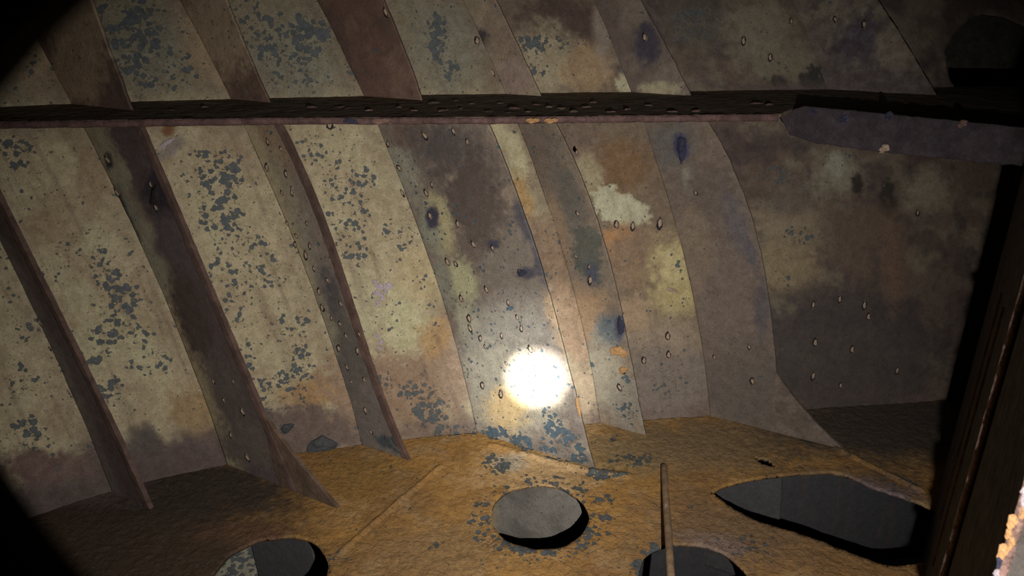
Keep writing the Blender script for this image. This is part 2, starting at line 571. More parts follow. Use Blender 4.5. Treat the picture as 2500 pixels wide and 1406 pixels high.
ins = inside(op_uv, CC, ZZ)
nb = np.zeros(ins.shape, bool)
for du in (-1, 0, 1):
    for dv in (-1, 0, 1):
        nb |= np.roll(np.roll(ins, du, 0), dv, 1)
nb &= ~ins
oo = np.vstack([op_uv, op_uv[:1]])
ls = np.r_[0, np.cumsum(np.hypot(*np.diff(oo, axis=0).T))]
tq = np.linspace(0, ls[-1], 700)
ring = np.stack([np.interp(tq, ls, oo[:, 0]), np.interp(tq, ls, oo[:, 1])], 1)
jj = ((CC[nb][:, None] - ring[None, :, 0]) ** 2 + (ZZ[nb][:, None] - ring[None, :, 1]) ** 2).argmin(1)
PS[nb] = hull(ring[jj, 0], shell_q(ring[jj, 0], ring[jj, 1]), ring[jj, 1])
keep = ~(ins[:-1, :-1] | ins[1:, :-1] | ins[1:, 1:] | ins[:-1, 1:])
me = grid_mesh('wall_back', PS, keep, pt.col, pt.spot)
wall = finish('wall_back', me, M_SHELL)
solid(wall, 0.016, -1.0)
tag(wall, 'curved hull shell plating with flaking cream paint and rust behind the frames', None, None, 'structure')

# plating of the space outside the opening
m2 = [np.array(v) for v in ((2.0, 5.4, 0.5), (6.5, 4.2, 0.5), (6.5, 4.2, 3.6), (2.0, 5.4, 3.6))]
o = finish('wall_outer', prism('wall_outer', m2, np.array([0.26, 0.966, 0]), 0.02), M_OUT)
tag(o, 'dark bulkhead plate behind the rounded opening at upper right', None, None, 'structure')

# ------------------------------------------------------------------ the floor
holes = []


def floor_loop(px):
    return np.array([on_level(x, y, 0)[:2] for x, y in px])


def circle_on_floor(cx_, cy_, rpx, n=56, wob=0.012, seed=1):
    c0 = on_level(cx_, cy_, 0)
    depth = (c0 - CAM) @ FW
    r = rpx * depth / FPX
    t = np.linspace(0, 2 * math.pi, n, endpoint=False)
    rr = r * (1 + wob * np.sin(5 * t + seed) + wob * 0.6 * np.sin(11 * t + 2 * seed))
    return np.stack([c0[0] + rr * np.cos(t), c0[1] + rr * np.sin(t)], 1)


holes.append(circle_on_floor(1318, 1254, 119, seed=1))
holes.append(circle_on_floor(657, 1402, 140, seed=2))
holes.append(circle_on_floor(1698, 1418, 138, seed=3))
leaf = [(1738, 1199), (1760, 1186), (1800, 1174), (1880, 1160), (1960, 1152), (2030, 1148), (2080, 1160), (2130, 1185), (2190, 1205), (2245, 1225), (2330, 1260),
        (2360, 1310), (2320, 1365), (2250, 1372), (2200, 1378), (2165, 1376), (2090, 1350), (2000, 1316), (1920, 1290), (1850, 1268), (1790, 1240), (1762, 1218)]


def resample(P, n):
    P = np.vstack([P, P[:1]])
    s = np.r_[0, np.cumsum(np.hypot(*np.diff(P, axis=0).T))]
    t = np.linspace(0, s[-1], n, endpoint=False)
    return np.stack([np.interp(t, s, P[:, 0]), np.interp(t, s, P[:, 1])], 1)


holes.append(resample(floor_loop(leaf), 150))
holes.append(floor_loop([(1846, 1114), (1858, 1116), (1874, 1119), (1880, 1124), (1890, 1134), (1878, 1133), (1862, 1128), (1852, 1120)]))

xs = np.arange(-2.9, 2.9, 0.0085)
ys = np.arange(1.15, 4.4, 0.0085)
XX, YY = np.meshgrid(xs, ys, indexing='ij')
CCf = XX * A[0] + YY * A[1]
QQf = XX * D[0] + YY * D[1]
behind = (QQf < shell_q(CCf, 0.0) - 0.01) | (CCf > 4.9)
hm = np.zeros(XX.shape, bool)
Xs, Ys = XX.copy(), YY.copy()
for hi, h in enumerate(holes):
    ins = inside(h, XX, YY)
    hm |= ins
    # pull the grid points just outside the rim onto the rim
    hr = resample(h, 420)
    bx0, by0 = h.min(0) - 0.03
    bx1, by1 = h.max(0) + 0.03
    sel = np.where((XX > bx0) & (XX < bx1) & (YY > by0) & (YY < by1) & ~ins)
    px_, py_ = XX[sel], YY[sel]
    nb = np.zeros(ins.shape, bool)
    for du in (-1, 0, 1):
        for dv in (-1, 0, 1):
            nb |= np.roll(np.roll(ins, du, 0), dv, 1)
    near = nb[sel]
    if hi == len(holes) - 1:       # the small corroded slot stays ragged
        continue
    d2 = (px_[near][:, None] - hr[None, :, 0]) ** 2 + (py_[near][:, None] - hr[None, :, 1]) ** 2
    j = d2.argmin(1)
    Xs[sel[0][near], sel[1][near]] = hr[j, 0]
    Ys[sel[0][near], sel[1][near]] = hr[j, 1]
bad = behind | hm
keep = ~(bad[:-1, :-1] | bad[1:, :-1] | bad[1:, 1:] | bad[:-1, 1:])


def floor_uv(x, y):
    return tuple(on_level(x, y, 0)[:2])


OCH = (0.37, 0.21, 0.066)
fp = Paint(XX, YY, OCH, floor_uv, 60)
fp.mottle((0.24, 0.14, 0.06), 4, 0.42, 0.7, 3, 0.7)
fp.mottle((0.36, 0.25, 0.13), 10, 0.5, 0.75, 8, 0.6)
B = fp.blob
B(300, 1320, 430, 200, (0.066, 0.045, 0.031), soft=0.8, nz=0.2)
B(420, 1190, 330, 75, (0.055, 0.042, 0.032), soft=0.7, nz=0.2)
B(600, 1300, 120, 30, (0.13, 0.07, 0.04), soft=1, op=0.8)
B(180, 1180, 180, 50, (0.11, 0.08, 0.075), soft=0.8)
B(880, 1160, 110, 60, (0.29, 0.17, 0.055), soft=0.9)
B(1300, 1150, 170, 45, (0.5, 0.34, 0.17), soft=0.9)
B(1100, 1340, 160, 70, (0.30, 0.19, 0.085), soft=1)
B(1560, 1100, 110, 50, (0.3, 0.22, 0.11), soft=1)
B(1750, 1080, 220, 60, (0.23, 0.16, 0.085), soft=1)
B(1800, 1300, 260, 100, (0.22, 0.14, 0.075), soft=1)
B(2050, 1180, 160, 40, (0.15, 0.1, 0.065), soft=1)
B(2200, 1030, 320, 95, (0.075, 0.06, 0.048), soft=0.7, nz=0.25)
B(2150, 1190, 110, 20, (0.2, 0.15, 0.15), soft=0.9, ang=15)
B(1760, 1330, 80, 26, (0.22, 0.16, 0.13), soft=0.9, ang=15)
B(1240, 1125, 40, 22, (0.4, 0.34, 0.25), soft=0.9)
for t in np.linspace(0, 2 * math.pi, 15)[:-1]:
    fp.spots(1318 + 150 * math.cos(t), 1262 + 92 * math.sin(t), 34, 20, 0.62 if math.sin(t) > -0.3 else 0.5)
for x, y, rx, ry, dn in [(1215, 1130, 36, 26, .72), (1250, 1330, 60, 26, .66), (1240, 1060, 50, 14, .9), (1310, 1088, 50, 14, .85), (1380, 1115, 50, 12, .8), (1480, 1155, 60, 12, .85),
                         (1600, 1335, 50, 24, .75), (1570, 1385, 36, 26, .75), (1480, 1215, 24, 16, .66), (1500, 1070, 14, 10, .85), (1062, 1328, 12, 10, .9), (1440, 1290, 40, 30, .6),
                         (2190, 1180, 50, 22, .6), (1540, 1120, 60, 16, .6), (1130, 1050, 90, 12, .75), (1840, 1330, 60, 30, .5), (680, 1360, 160, 60, .3)]:
    fp.spots(x, y, rx, ry, dn)
fp.spot += 0.05
# weld beads and the raised mud ridge
H = 0.010 * (fbm(XX, YY, 5, 91) - 0.5) + 0.007 * (fbm(XX, YY, 26, 95) - 0.5)


def bead(p, q, wd, ht):
    a_, b_ = on_level(*p, 0)[:2], on_level(*q, 0)[:2]
    e = b_ - a_
    t = np.clip(((XX - a_[0]) * e[0] + (YY - a_[1]) * e[1]) / (e @ e), 0, 1)
    dd = np.hypot(XX - a_[0] - t * e[0], YY - a_[1] - t * e[1]) + 0.004 * fp.n2
    return ht * smooth(wd, 0, dd)


H += bead((1075, 1135), (830, 1345), 0.016, 0.012)
H += bead((2040, 1090), (2250, 1195), 0.018, 0.014)
H += bead((1200, 1085), (1450, 1150), 0.03, 0.012)
H += bead((1450, 1150), (1530, 1158), 0.03, 0.012)
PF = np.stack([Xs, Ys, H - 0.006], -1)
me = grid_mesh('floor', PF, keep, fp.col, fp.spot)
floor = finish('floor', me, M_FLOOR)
solid(floor, 0.014, -1.0)
tag(floor, 'ochre rust-stained steel floor plate pierced by rounded lightening holes', None, None, 'structure')

# ------------------------------------------------------------------ frames
def make_web(name, c0, z0, z1, freeq, parent, base, painter=None, seed=0, th=0.012, rag=0.004):
    nz = max(int((z1 - z0) / 0.0065), 8)
    zz = np.linspace(z0, z1, nz)
    rq = shell_q(c0, zz)
    fq = freeq(zz) + rag * (fbm(zz * 0 + seed, zz, 22, seed, 3) - 0.5) * 2
    nt = max(int(np.max(fq - rq) / 0.0075), 6)
    t = np.linspace(0, 1, nt)
    Q = rq[:, None] + (fq - rq)[:, None] * t[None]
    Zg = np.repeat(zz[:, None], nt, 1)

    def uv(x, y):
        P = on_frame(x, y, c0)
        return P @ D, P[2]
    p = Paint(Q, Zg, base, uv, 100 + seed * 7)
    p.t = np.repeat(t[None], nz, 0)
    if painter:
        painter(p)
    cw = c0 + 0.006 * (fbm(Q, Zg, 6, seed + 300) - 0.5)
    me = grid_mesh(name, hull(cw, Q, Zg), None, p.col, p.spot)
    o = finish(name, me, M_WEB, parent)
    solid(o, th, 1.0)
    return o


def sweep_edge(name, c0, z0, z1, freeq, parent, mat, w=0.036, t=0.008, seed=0):
    """bulb along a frame's free edge"""
    n = int((z1 - z0) / 0.012) + 2
    prof = [(0, 0.012), (0.0, -t), (-w * 0.5, -t), (-w * 0.95, -t * 0.9), (-w, 0.012)]
    V, Fc = [], []
    for i, z in enumerate(np.linspace(z0, z1, n)):
        q = float(freeq(np.array([z]))[0])
        for j, (dq, dc) in enumerate(prof):
            k = 0.002 * (vnoise(np.array([z * 30.0]), np.array([j * 3.1 + seed]), 1, seed)[0] - 0.5)
            V.append(hull(c0 + dc + k, q + dq + 0.003 + k, z))
    m = len(prof)
    for i in range(n - 1):
        for j in range(m):
            Fc.append((i * m + j, i * m + (j + 1) % m, (i + 1) * m + (j + 1) % m, (i + 1) * m + j))
    Fc.append(tuple(range(m)))
    Fc.append(tuple(range((n - 1) * m, n * m))[::-1])
    me = poly_mesh(name, V, Fc)
    bm = bmesh.new()
    bm.from_mesh(me)
    bmesh.ops.recalc_face_normals(bm, faces=bm.faces)
    bm.to_mesh(me)
    bm.free()
    for p in me.polygons:
        p.use_smooth = False
    return finish(name, me, mat, parent)


# a rust blister: dark crater ring, shadow painted on one side, round a pale nub (one mesh, two materials, four variants)
def blister_mesh(name, seed, nub=0.5):
    rnd = random.Random(seed)
    k = 9
    V, Fc, mi = [], [], []
    rings = [(1.15, 0.0), (0.98, 0.22), (0.78, 0.36), (0.66, 0.28), (nub, 0.5), (nub * 0.5, 0.75)]
    for r, h in rings:
        for i in range(k):
            t = 2 * math.pi * i / k
            rr = r * (1 + 0.5 * (rnd.random() - 0.5))
            V.append((rr * math.cos(t), rr * math.sin(t) * (1.25 + 0.3 * (seed % 2)) + (0.3 if h >= 0.5 else 0.0), h * (0.8 + 0.4 * rnd.random())))
    V.append((0, 0, 0.7))
    for a_ in range(len(rings) - 1):
        for i in range(k):
            Fc.append((a_ * k + i, a_ * k + (i + 1) % k, (a_ + 1) * k + (i + 1) % k, (a_ + 1) * k + i))
            t = 2 * math.pi * (i + 0.5) / k
            mi.append((0 if math.sin(t + 0.5 + 0.4 * seed) < 0.25 or a_ == 2 else 2) if a_ < 3 else 1)  # one side of the ring goes dark as the blister's painted shadow
    b0 = (len(rings) - 1) * k
    for i in range(k):
        Fc.append((b0 + i, b0 + (i + 1) % k, len(V) - 1))
        mi.append(1)
    me = poly_mesh(name, V, Fc)
    for m in (M_PIT_SHADE, M_NUB, M_CRUST):
        me.materials.append(m)
    me.polygons.foreach_set('material_index', mi)
    me.polygons.foreach_set('use_smooth', [True] * len(Fc))
    return me


BL = [blister_mesh('rust_blister', s, 0.42 + 0.04 * s) for s in range(6)]


def scab_mesh(name, seed, mat, k=13):
    """irregular low lump of scale"""
    rnd = random.Random(seed)
    V, Fc = [], []
    ph = [rnd.random() * 6.3 for _ in range(3)]
    for r, h in ((1.0, 0.0), (0.92, 0.35), (0.62, 0.75), (0.3, 0.9)):
        for i in range(k):
            t = 2 * math.pi * i / k
            rr = r * (1 + 0.2 * math.sin(2 * t + ph[0]) + 0.14 * math.sin(3 * t + ph[1]) + 0.1 * math.sin(5 * t + ph[2]) + 0.1 * (rnd.random() - .5))
            V.append((rr * math.cos(t), rr * math.sin(t), h * (0.7 + 0.6 * rnd.random())))
    V.append((0, 0, 0.85))
    for a_ in range(3):
        for i in range(k):
            Fc.append((a_ * k + i, a_ * k + (i + 1) % k, (a_ + 1) * k + (i + 1) % k, (a_ + 1) * k + i))
    for i in range(k):
        Fc.append((3 * k + i, 3 * k + (i + 1) % k, len(V) - 1))
    me = poly_mesh(name, V, Fc)
    me.materials.append(mat)
    return me


def stick(name, me, P, normal, upv, sx, sy, sz, parent, spin=0.0):
    n = Vector(normal).normalized()
    y = Vector(upv)
    y = (y - n * y.dot(n)).normalized()
    x = y.cross(n)
    R = Matrix((x, y, n)).transposed().to_4x4() @ Matrix.Rotation(spin, 4, 'Z')
    o = bpy.data.objects.new(name, me)
    COL.objects.link(o)
    M = Matrix.Translation(Vector(P)) @ R @ Matrix.Diagonal((sx, sy, sz, 1))
    if parent is not None:
        o.parent = parent
        M = Matrix.Translation(-Vector(parent.location)) @ M
    o.matrix_local = M
    return o


rb = random.Random(5)


def blisters(pts, c0, parent, k=1.0):
    for x, y in pts:
        P = on_frame(x, y, c0) - A * 0.008
        r = k * rb.uniform(0.0055, 0.0115)
        stick('rust_blister', BL[rb.randrange(6)], P, -A, D * -0.35 + Z3, r, r * 1.25, r * 0.75, parent, rb.uniform(-.4, .4))


SCAB = {}


def scab(name, x, y, rx, ry, h, mat, parent, c0=None, shell=False, spin=0.0, seed=None):
    key = (mat.name, (seed if seed is not None else rb.randrange(4)))
    if key not in SCAB:
        SCAB[key] = scab_mesh(name, 50 + key[1], mat)
    if c0 is not None:
        P, n, u = on_frame(x, y, c0) - A * 0.006, -A, Z3
    else:
        P = on_shell(x, y)
        c_, z_ = P @ A, P[2]
        e1 = hull(c_ + .01, shell_q(c_ + .01, z_), z_) - hull(c_ - .01, shell_q(c_ - .01, z_), z_)
        e2 = hull(c_, shell_q(c_, z_ + .01), z_ + .01) - hull(c_, shell_q(c_, z_ - .01), z_ - .01)
        n = np.cross(e1, e2)
        if n @ D < 0:
            n = -n
        u = Z3
    dep = (P - CAM) @ FW / FPX
    return stick(name, SCAB[key], P, n, u, rx * dep, ry * dep, h, parent, spin)


def curve(pts):
    z = np.array([p[0] for p in pts])
    q = np.array([p[1] for p in pts])
    i = np.argsort(z)
    z, q = z[i], q[i]
    cf = np.polyfit(z, q, min(3, len(z) - 1))
    return lambda t: np.polyval(cf, t)


def free_from(c0, px):
    return curve([(p[2], p @ D) for p in (on_frame(x, y, c0) for x, y in px)])


def add_extra(fn, c0, dep):
    """same depth below the floor"""
    return lambda z: shell_q(c0, z) + dep


FRAMES = {}


def hull_frame(key, label, px, z1, base, painter, bulb, pts, below=None):
    c0 = FC[key]
    fq = free_from(c0, px)
    root = empty('hull_frame', tuple(hull(c0, shell_q(c0, 0.0), 0.0)), label, 'frame', 'frames below the shelf')
    wb = make_web('web', c0, -0.01, z1, fq, root, base, painter, seed=ord(key) % 11)
    if bulb:
        sweep_edge('bulb_edge', c0, 0.0, z1, fq, root, M_RED, seed=ord(key) % 7)
    q0 = float(fq(np.array([0.0]))[0]) - float(shell_q(c0, 0.0))
    dep = below if below else q0
    make_web('web_below_floor', c0, -0.95, -0.03, lambda z: shell_q(c0, z) + dep, root, (0.085, 0.087, 0.095) if key in 'ADE' else (0.25, 0.24, 0.22), paint_below if key not in 'ADE' else None, seed=ord(key) % 11 + 20)
    blisters(pts, c0, wb)
    FRAMES[key] = (root, fq)
    return root


def paint_below(p):
    p.mottle((0.15, 0.14, 0.135), 5, 0.45, 0.7, 2, 0.7)
    p.mix(smooth(0.14, 0.05, p.t + 0.06 * p.n1), (0.36, 0.3, 0.2))
    p.spot += 0.12


def pZ(p):
    p.mottle(DKBR, 5, 0.4, 0.7, 2, 0.7)
    p.mix(smooth(0.45, 0.1, p.t + 0.2 * p.n1) * 0.5, (0.2, 0.18, 0.16))
    p.spot += 0.05


def pA(p):
    p.mottle(DKBR, 5, 0.45, 0.7, 2, 0.7)
    B = p.blob
    p.mix(smooth(0.42, 0.12, p.t + 0.22 * p.n1) * 0.9, (0.33, 0.29, 0.19))
    B(265, 400, 34, 90, (0.27, 0.25, 0.18), soft=0.7, ang=-20)
    B(310, 520, 24, 80, (0.21, 0.2, 0.165), soft=0.6, ang=-24)
    B(370, 640, 26, 90, (0.24, 0.23, 0.175), soft=0.7, ang=-22)
    B(440, 850, 26, 90, (0.3, 0.24, 0.15), soft=0.9, ang=-18)
    B(292, 490, 9, 50, (0.05, 0.045, 0.04), soft=0.9, ang=-24)
    B(325, 560, 8, 50, (0.07, 0.06, 0.05), soft=0.9, ang=-26)
    B(266, 395, 10, 24, (0.04, 0.04, 0.04), soft=0.9)
    B(385, 470, 34, 60, (0.04, 0.035, 0.045), soft=0.8, ang=-20)
    B(470, 780, 40, 110, (0.075, 0.055, 0.05), soft=0.9, ang=-20)
    B(560, 960, 40, 90, (0.105, 0.09, 0.085), soft=0.9, ang=-20)
    B(620, 1080, 90, 60, (0.125, 0.105, 0.09), soft=0.9)
    p.spot += 0.04


def pB(p):
    B = p.blob
    p.mottle((0.2, 0.15, 0.12), 8, 0.5, 0.75, 2, 0.6)
    B(650, 380, 50, 90, (0.25, 0.19, 0.13), soft=0.9, ang=-20)
    B(690, 500, 36, 110, (0.27, 0.24, 0.18), soft=0.8, ang=-20)
    B(740, 640, 36, 110, (0.25, 0.235, 0.195), soft=0.8, ang=-18)
    p.mix(smooth(0.34, 0.1, p.t + 0.18 * p.n1) * smooth(0.25, 0.5, p.v) * 0.9, (0.35, 0.31, 0.2))
    B(815, 740, 26, 80, (0.085, 0.08, 0.09), soft=0.9, ang=-18)
    B(840, 880, 70, 150, (0.125, 0.115, 0.105), soft=0.7, ang=-12)
    B(790, 790, 24, 80, (0.25, 0.23, 0.17), soft=0.8, ang=-15)
    B(920, 1020, 60, 90, (0.15, 0.135, 0.125), soft=0.8, ang=-15)
    B(960, 1085, 40, 14, (0.06, 0.075, 0.09), soft=0.6, ang=25)
    p.mix(smooth(0.82, 0.95, p.t + 0.05 * p.n2) * 0.6, REDR)
    p.spot += 0.08


def pC(p):
    B = p.blob
    p.mottle((0.16, 0.13, 0.11), 6, 0.4, 0.7, 2, 0.8)
    p.mottle((0.3, 0.25, 0.19), 14, 0.52, 0.72, 9, 0.6)
    B(985, 400, 40, 80, (0.27, 0.27, 0.22), soft=0.8, ang=-18)
    B(1000, 330, 60, 40, (0.16, 0.12, 0.1), soft=0.8)
    B(1080, 360, 90, 70, (0.1, 0.088, 0.086), soft=0.9)
    B(1150, 500, 80, 130, (0.105, 0.085, 0.077), soft=0.8, ang=-15)
    B(1075, 545, 32, 80, (0.36, 0.33, 0.2), soft=0.7, ang=-14)
    B(1050, 560, 22, 60, (0.25, 0.26, 0.2), soft=0.8, ang=-20)
    B(1125, 690, 40, 55, (0.38, 0.38, 0.24), soft=0.7, ang=-20)
    B(1150, 800, 34, 60, (0.34, 0.34, 0.24), soft=0.8, ang=-20)
    B(1085, 700, 22, 60, (0.22, 0.22, 0.18), soft=0.8, ang=-12)
    B(1260, 700, 80, 110, (0.185, 0.165, 0.14), soft=0.9)
    B(1220, 820, 110, 80, (0.24, 0.225, 0.19), soft=0.9)
    B(1260, 960, 120, 100, (0.36, 0.33, 0.25), soft=0.9)
    B(1190, 940, 50, 90, (0.30, 0.28, 0.22), soft=0.9)
    B(1240, 1000, 50, 50, (0.5, 0.38, 0.2), soft=0.9)
    B(1385, 780, 40, 100, (0.34, 0.25, 0.16), soft=0.9, ang=-14)
    B(1285, 540, 24, 60, (0.088, 0.085, 0.1), soft=0.9, ang=-22)
    B(1320, 640, 14, 60, (0.088, 0.085, 0.1), soft=0.9, ang=-16)
    B(1280, 665, 26, 16, (0.07, 0.07, 0.09), soft=0.8)
    B(1055, 530, 16, 28, (0.05, 0.05, 0.08), soft=0.9)
    B(1205, 600, 14, 16, (0.05, 0.05, 0.08), soft=0.9)
    p.spot += 0.2
    S = p.spots
    for a_ in [(1210, 1055, 36, 16, .9), (1270, 1075, 40, 14, .8), (1320, 1090, 34, 18, .85), (1350, 1040, 24, 36, .85), (1380, 1070, 24, 20, .75), (1410, 1115, 24, 24, .85), (1360, 1085, 60, 30, .6), (1335, 1010, 14, 30, .7), (1180, 1060, 60, 10, .6), (1275, 1090, 60, 14, .8)]:
        S(*a_)


def pD(p):
    B = p.blob
    p.mottle((0.28, 0.21, 0.14), 12, 0.5, 0.72, 2, 0.7)
    B(1320, 400, 50, 110, (0.155, 0.125, 0.1), soft=0.9, ang=-18)
    B(1390, 480, 26, 100, (0.13, 0.12, 0.105), soft=0.8, ang=-18)
    B(1350, 560, 30, 90, (0.24, 0.18, 0.125), soft=0.8, ang=-16)
    B(1440, 630, 34, 75, (0.105, 0.11, 0.095), soft=0.3, ang=-12, nz=0.6)
    B(1445, 670, 16, 34, (0.07, 0.08, 0.11), soft=0.8)
    B(1420, 770, 60, 60, (0.32, 0.22, 0.135), soft=0.8)
    B(1490, 810, 34, 44, (0.12, 0.14, 0.15), soft=0.7)
    B(1515, 800, 14, 34, (0.06, 0.065, 0.11), soft=0.8)
    B(1470, 920, 60, 80, (0.31, 0.28, 0.21), soft=0.9)
    B(1540, 990, 50, 60, (0.26, 0.24, 0.2), soft=0.9)
    p.spot += 0.1
    for a_ in [(1530, 1005, 26, 30, .72), (1440, 885, 10, 10, .9), (1525, 940, 14, 30, .6), (1500, 790, 30, 40, .5)]:
        p.spots(*a_)


def pE(p):
    B = p.blob
    p.mottle((0.2, 0.155, 0.12), 7, 0.45, 0.72, 2, 0.7)
    B(1640, 360, 60, 60, (0.13, 0.125, 0.115), soft=0.9)
    B(1665, 360, 17, 34, (0.045, 0.045, 0.12), soft=0.7, ang=-8)
    B(1682, 440, 16, 36, (0.25, 0.25, 0.21), soft=0.8, ang=-10)
    B(1740, 470, 70, 80, (0.135, 0.11, 0.095), soft=0.9)
    B(1700, 600, 40, 90, (0.2, 0.16, 0.12), soft=0.9, ang=-14)
    B(1800, 560, 26, 80, (0.12, 0.11, 0.12), soft=0.9, ang=-16)
    B(1835, 625, 14, 40, (0.088, 0.085, 0.1), soft=0.9, ang=-14)
    B(1790, 800, 70, 160, (0.165, 0.135, 0.115), soft=0.9)
    B(1860, 760, 20, 80, (0.11, 0.1, 0.105), soft=0.9)
    B(1800, 950, 140, 90, (0.13, 0.112, 0.1), soft=0.9)
    p.spot += 0.08


rootZ = hull_frame('Z', 'dim purple-brown frame with black rust pits, cut off by the left edge of the photo', [(-88, 300), (0, 480), (150, 780), (300, 1090), (350, 1200)], ZS - 0.03, PURP, pZ, True,
                   [(40, 730), (78, 780), (103, 786), (127, 850), (172, 955)])
rootA = hull_frame('A', 'dark purple-brown frame below the shelf with a brown triangular toe bracket on the floor', [(326, 262), (345, 305), (500, 670), (610, 930), (690, 1120)], ZS - 0.03, PURP, pA, True,
                   [(525, 930), (573, 930), (550, 975), (596, 1003), (567, 1060), (608, 1115), (291, 470), (372, 450), (385, 505), (268, 390)])
rootB = hull_frame('B', 'grey frame with a reddish bulb edge and a dense column of rust blisters', [(655, 250), (688, 305), (845, 700), (985, 1090), (995, 1120)], ZS - 0.03, (0.2, 0.17, 0.145), pB, True,
                   [(655, 408), (657, 345), (690, 363), (702, 425), (692, 470), (716, 470), (684, 520), (752, 545), (705, 545), (727, 575), (724, 597), (750, 622), (770, 655), (748, 685), (803, 683),
                    (782, 710), (790, 750), (835, 740), (833, 790), (847, 818), (830, 850), (876, 855), (860, 930), (850, 895), (892, 925), (909, 1053), (895, 1000), (880, 815), (812, 775), (760, 600), (640, 470)])
rootC = hull_frame('C', 'deepest frame, carrying the white hot spot of light, with blue-grey chips at its foot', [(1175, 262), (1190, 305), (1300, 580), (1360, 800), (1410, 980), (1450, 1140)], ZS - 0.03, (0.2, 0.175, 0.15), pC, False,
                   [(1040, 330), (1110, 320), (1143, 345), (950, 350), (978, 410), (985, 470), (1057, 450), (1052, 525), (1043, 470), (1120, 545), (1158, 595), (1205, 605), (1095, 638), (1115, 643), (1190, 705),
                    (1272, 663), (1128, 727), (1243, 737), (1148, 777), (1265, 773), (1275, 800), (1227, 818), (1187, 845), (1238, 885), (1297, 850), (1180, 940), (1225, 960), (1175, 825), (1150, 800)])
rootD = hull_frame('D', 'narrow frame right of the hot spot with slate stains and an ochre flake', [(1330, 255), (1360, 305), (1470, 580), (1535, 850), (1575, 1060)], ZS - 0.03, (0.2, 0.165, 0.13), pD, False,
                   [(1408, 625), (1440, 650), (1443, 683), (1515, 790), (1522, 905), (1410, 370), (1412, 520), (1515, 945)])
rootE = hull_frame('E', 'grey-brown frame with a dark blue stain under the shelf and a long toe bracket', [(1705, 260), (1740, 310), (1850, 590), (1890, 850), (1897, 920), (1905, 1040)], ZS - 0.03, (0.16, 0.13, 0.11), pE, False,
                   [(1700, 470), (1665, 375), (1745, 870), (1830, 845), (1838, 930)])


# toe brackets
def toe(key, px, mat, parent, out=0.004):
    c0 = FC[key]
    P = [on_frame(x, y, c0) - A * out for x, y in px]
    for p in P:
        p[2] = max(p[2], -0.005)
    o = finish('toe_bracket', prism('toe_bracket', P, A, 0.014 + out), mat, parent)
    return o


M_TOE = steel('brown_toe_bracket', 0.75, bump=0.6, lump=0.3, stain=False, base=(0.09, 0.062, 0.045))
M_TOE2 = steel('grey_toe_bracket', 0.75, bump=0.6, lump=0.3, stain=False, base=(0.115, 0.094, 0.08))
toe('A', [(640, 1005), (672, 1052), (715, 1108), (770, 1175), (826, 1246), (688, 1190), (665, 1120)], M_TOE, rootA)
toe('E', [(1893, 905), (1920, 945), (1960, 995), (2000, 1040), (2060, 1102), (2035, 1096), (1890, 1058), (1885, 980)], M_TOE2, rootE)

# flakes and scabs on webs
scab('paint_flake', 1512, 857, 20, 16, 0.012, M_OCHRE, rootD, FC['D'], seed=1)
scab('paint_flake', 1522, 902, 11, 10, 0.010, M_OCHRE, rootD, FC['D'], seed=2)
scab('rust_scab', 1516, 795, 9, 22, 0.010, M_BLUE, rootD, FC['D'], seed=0)
scab('rust_scab', 1665, 362, 13, 28, 0.012, M_BLUE, rootE, FC['E'], seed=3)
scab('rust_scab', 382, 480, 12, 36, 0.012, M_PIT_SHADE, rootA, FC['A'], seed=1, spin=-0.4)
scab('rust_scab', 1275, 665, 13, 9, 0.010, M_BLUE, rootC, FC['C'], seed=2)
scab('paint_flake', 1413, 990, 6, 24, 0.010, M_OCHRE, rootC, FC['C'], seed=3, spin=0.2)
scab('rust_scab', 960, 1085, 30, 9, 0.008, M_SLATE, rootB, FC['B'], seed=0, spin=-0.5)
# lumps on the shell (parts of the wall)
scab('rust_scab', 785, 1088, 31, 28, 0.02, M_SLATE, wall, seed=1)
scab('rust_scab', 700, 1045, 16, 12, 0.012, M_SLATE, wall, seed=2)
for x, y, q in [(915, 690, 7), (928, 700, 9), (920, 715, 8), (932, 725, 8), (922, 740, 7), (948, 698, 10), (940, 712, 6), (922, 820, 6), (930, 835, 7), (926, 850, 6)]:
    scab('salt_scab', x, y, q, q * 1.1, 0.009, M_WHITE, wall)
scab('salt_scab', 405, 350, 20, 7, 0.012, M_WHITE, wall, seed=1, spin=0.6)
scab('salt_scab', 1640, 708, 16, 5, 0.010, M_NUB, wall, seed=0, spin=-0.2)
for x, y in [(1632, 865), (1572, 880), (1630, 820), (1505, 548), (1545, 552), (1611, 545), (1985, 745), (2050, 730), (2080, 852), (1990, 835), (1985, 918), (2052, 940), (2120, 772), (2240, 520), (1932, 52), (2050, 42), (1880, 140), (805, 305), (1165, 100), (2190, 905), (2110, 745), (1815, 100)]:
    P = on_shell(x, y)
    c_, z_ = P @ A, P[2]
    e1 = hull(c_ + .01, shell_q(c_ + .01, z_), z_) - hull(c_ - .01, shell_q(c_ - .01, z_), z_)
    e2 = hull(c_, shell_q(c_, z_ + .01), z_ + .01) - hull(c_, shell_q(c_, z_ - .01), z_ - .01)
    n = np.cross(e1, e2)
    n = n if n @ D > 0 else -n
    r = rb.uniform(0.009, 0.014)
    stick('rust_blister', BL[rb.randrange(6)], P, n, Z3, r, r * 1.3, r * .8, wall)

# ------------------------------------------------------------------ upper shelf (stringer)
fr = [on_level(x, y, ZS) for x, y in [(-300, 303), (0, 297), (650, 288), (1200, 286), (1905, 279)]]
G1 = on_level(1965, 259, ZS + 0.017)
G2 = on_level(2560, 318, ZS + 0.017)
gdir = G2 - G1
gdir[2] = 0
gdir /= np.linalg.norm(gdir)
gn = np.array([-gdir[1], gdir[0], 0])


def on_girder(x, y):
    r = survey_ray(x, y)
    return CAM + r * (((G1 - CAM) @ gn) / (r @ gn))


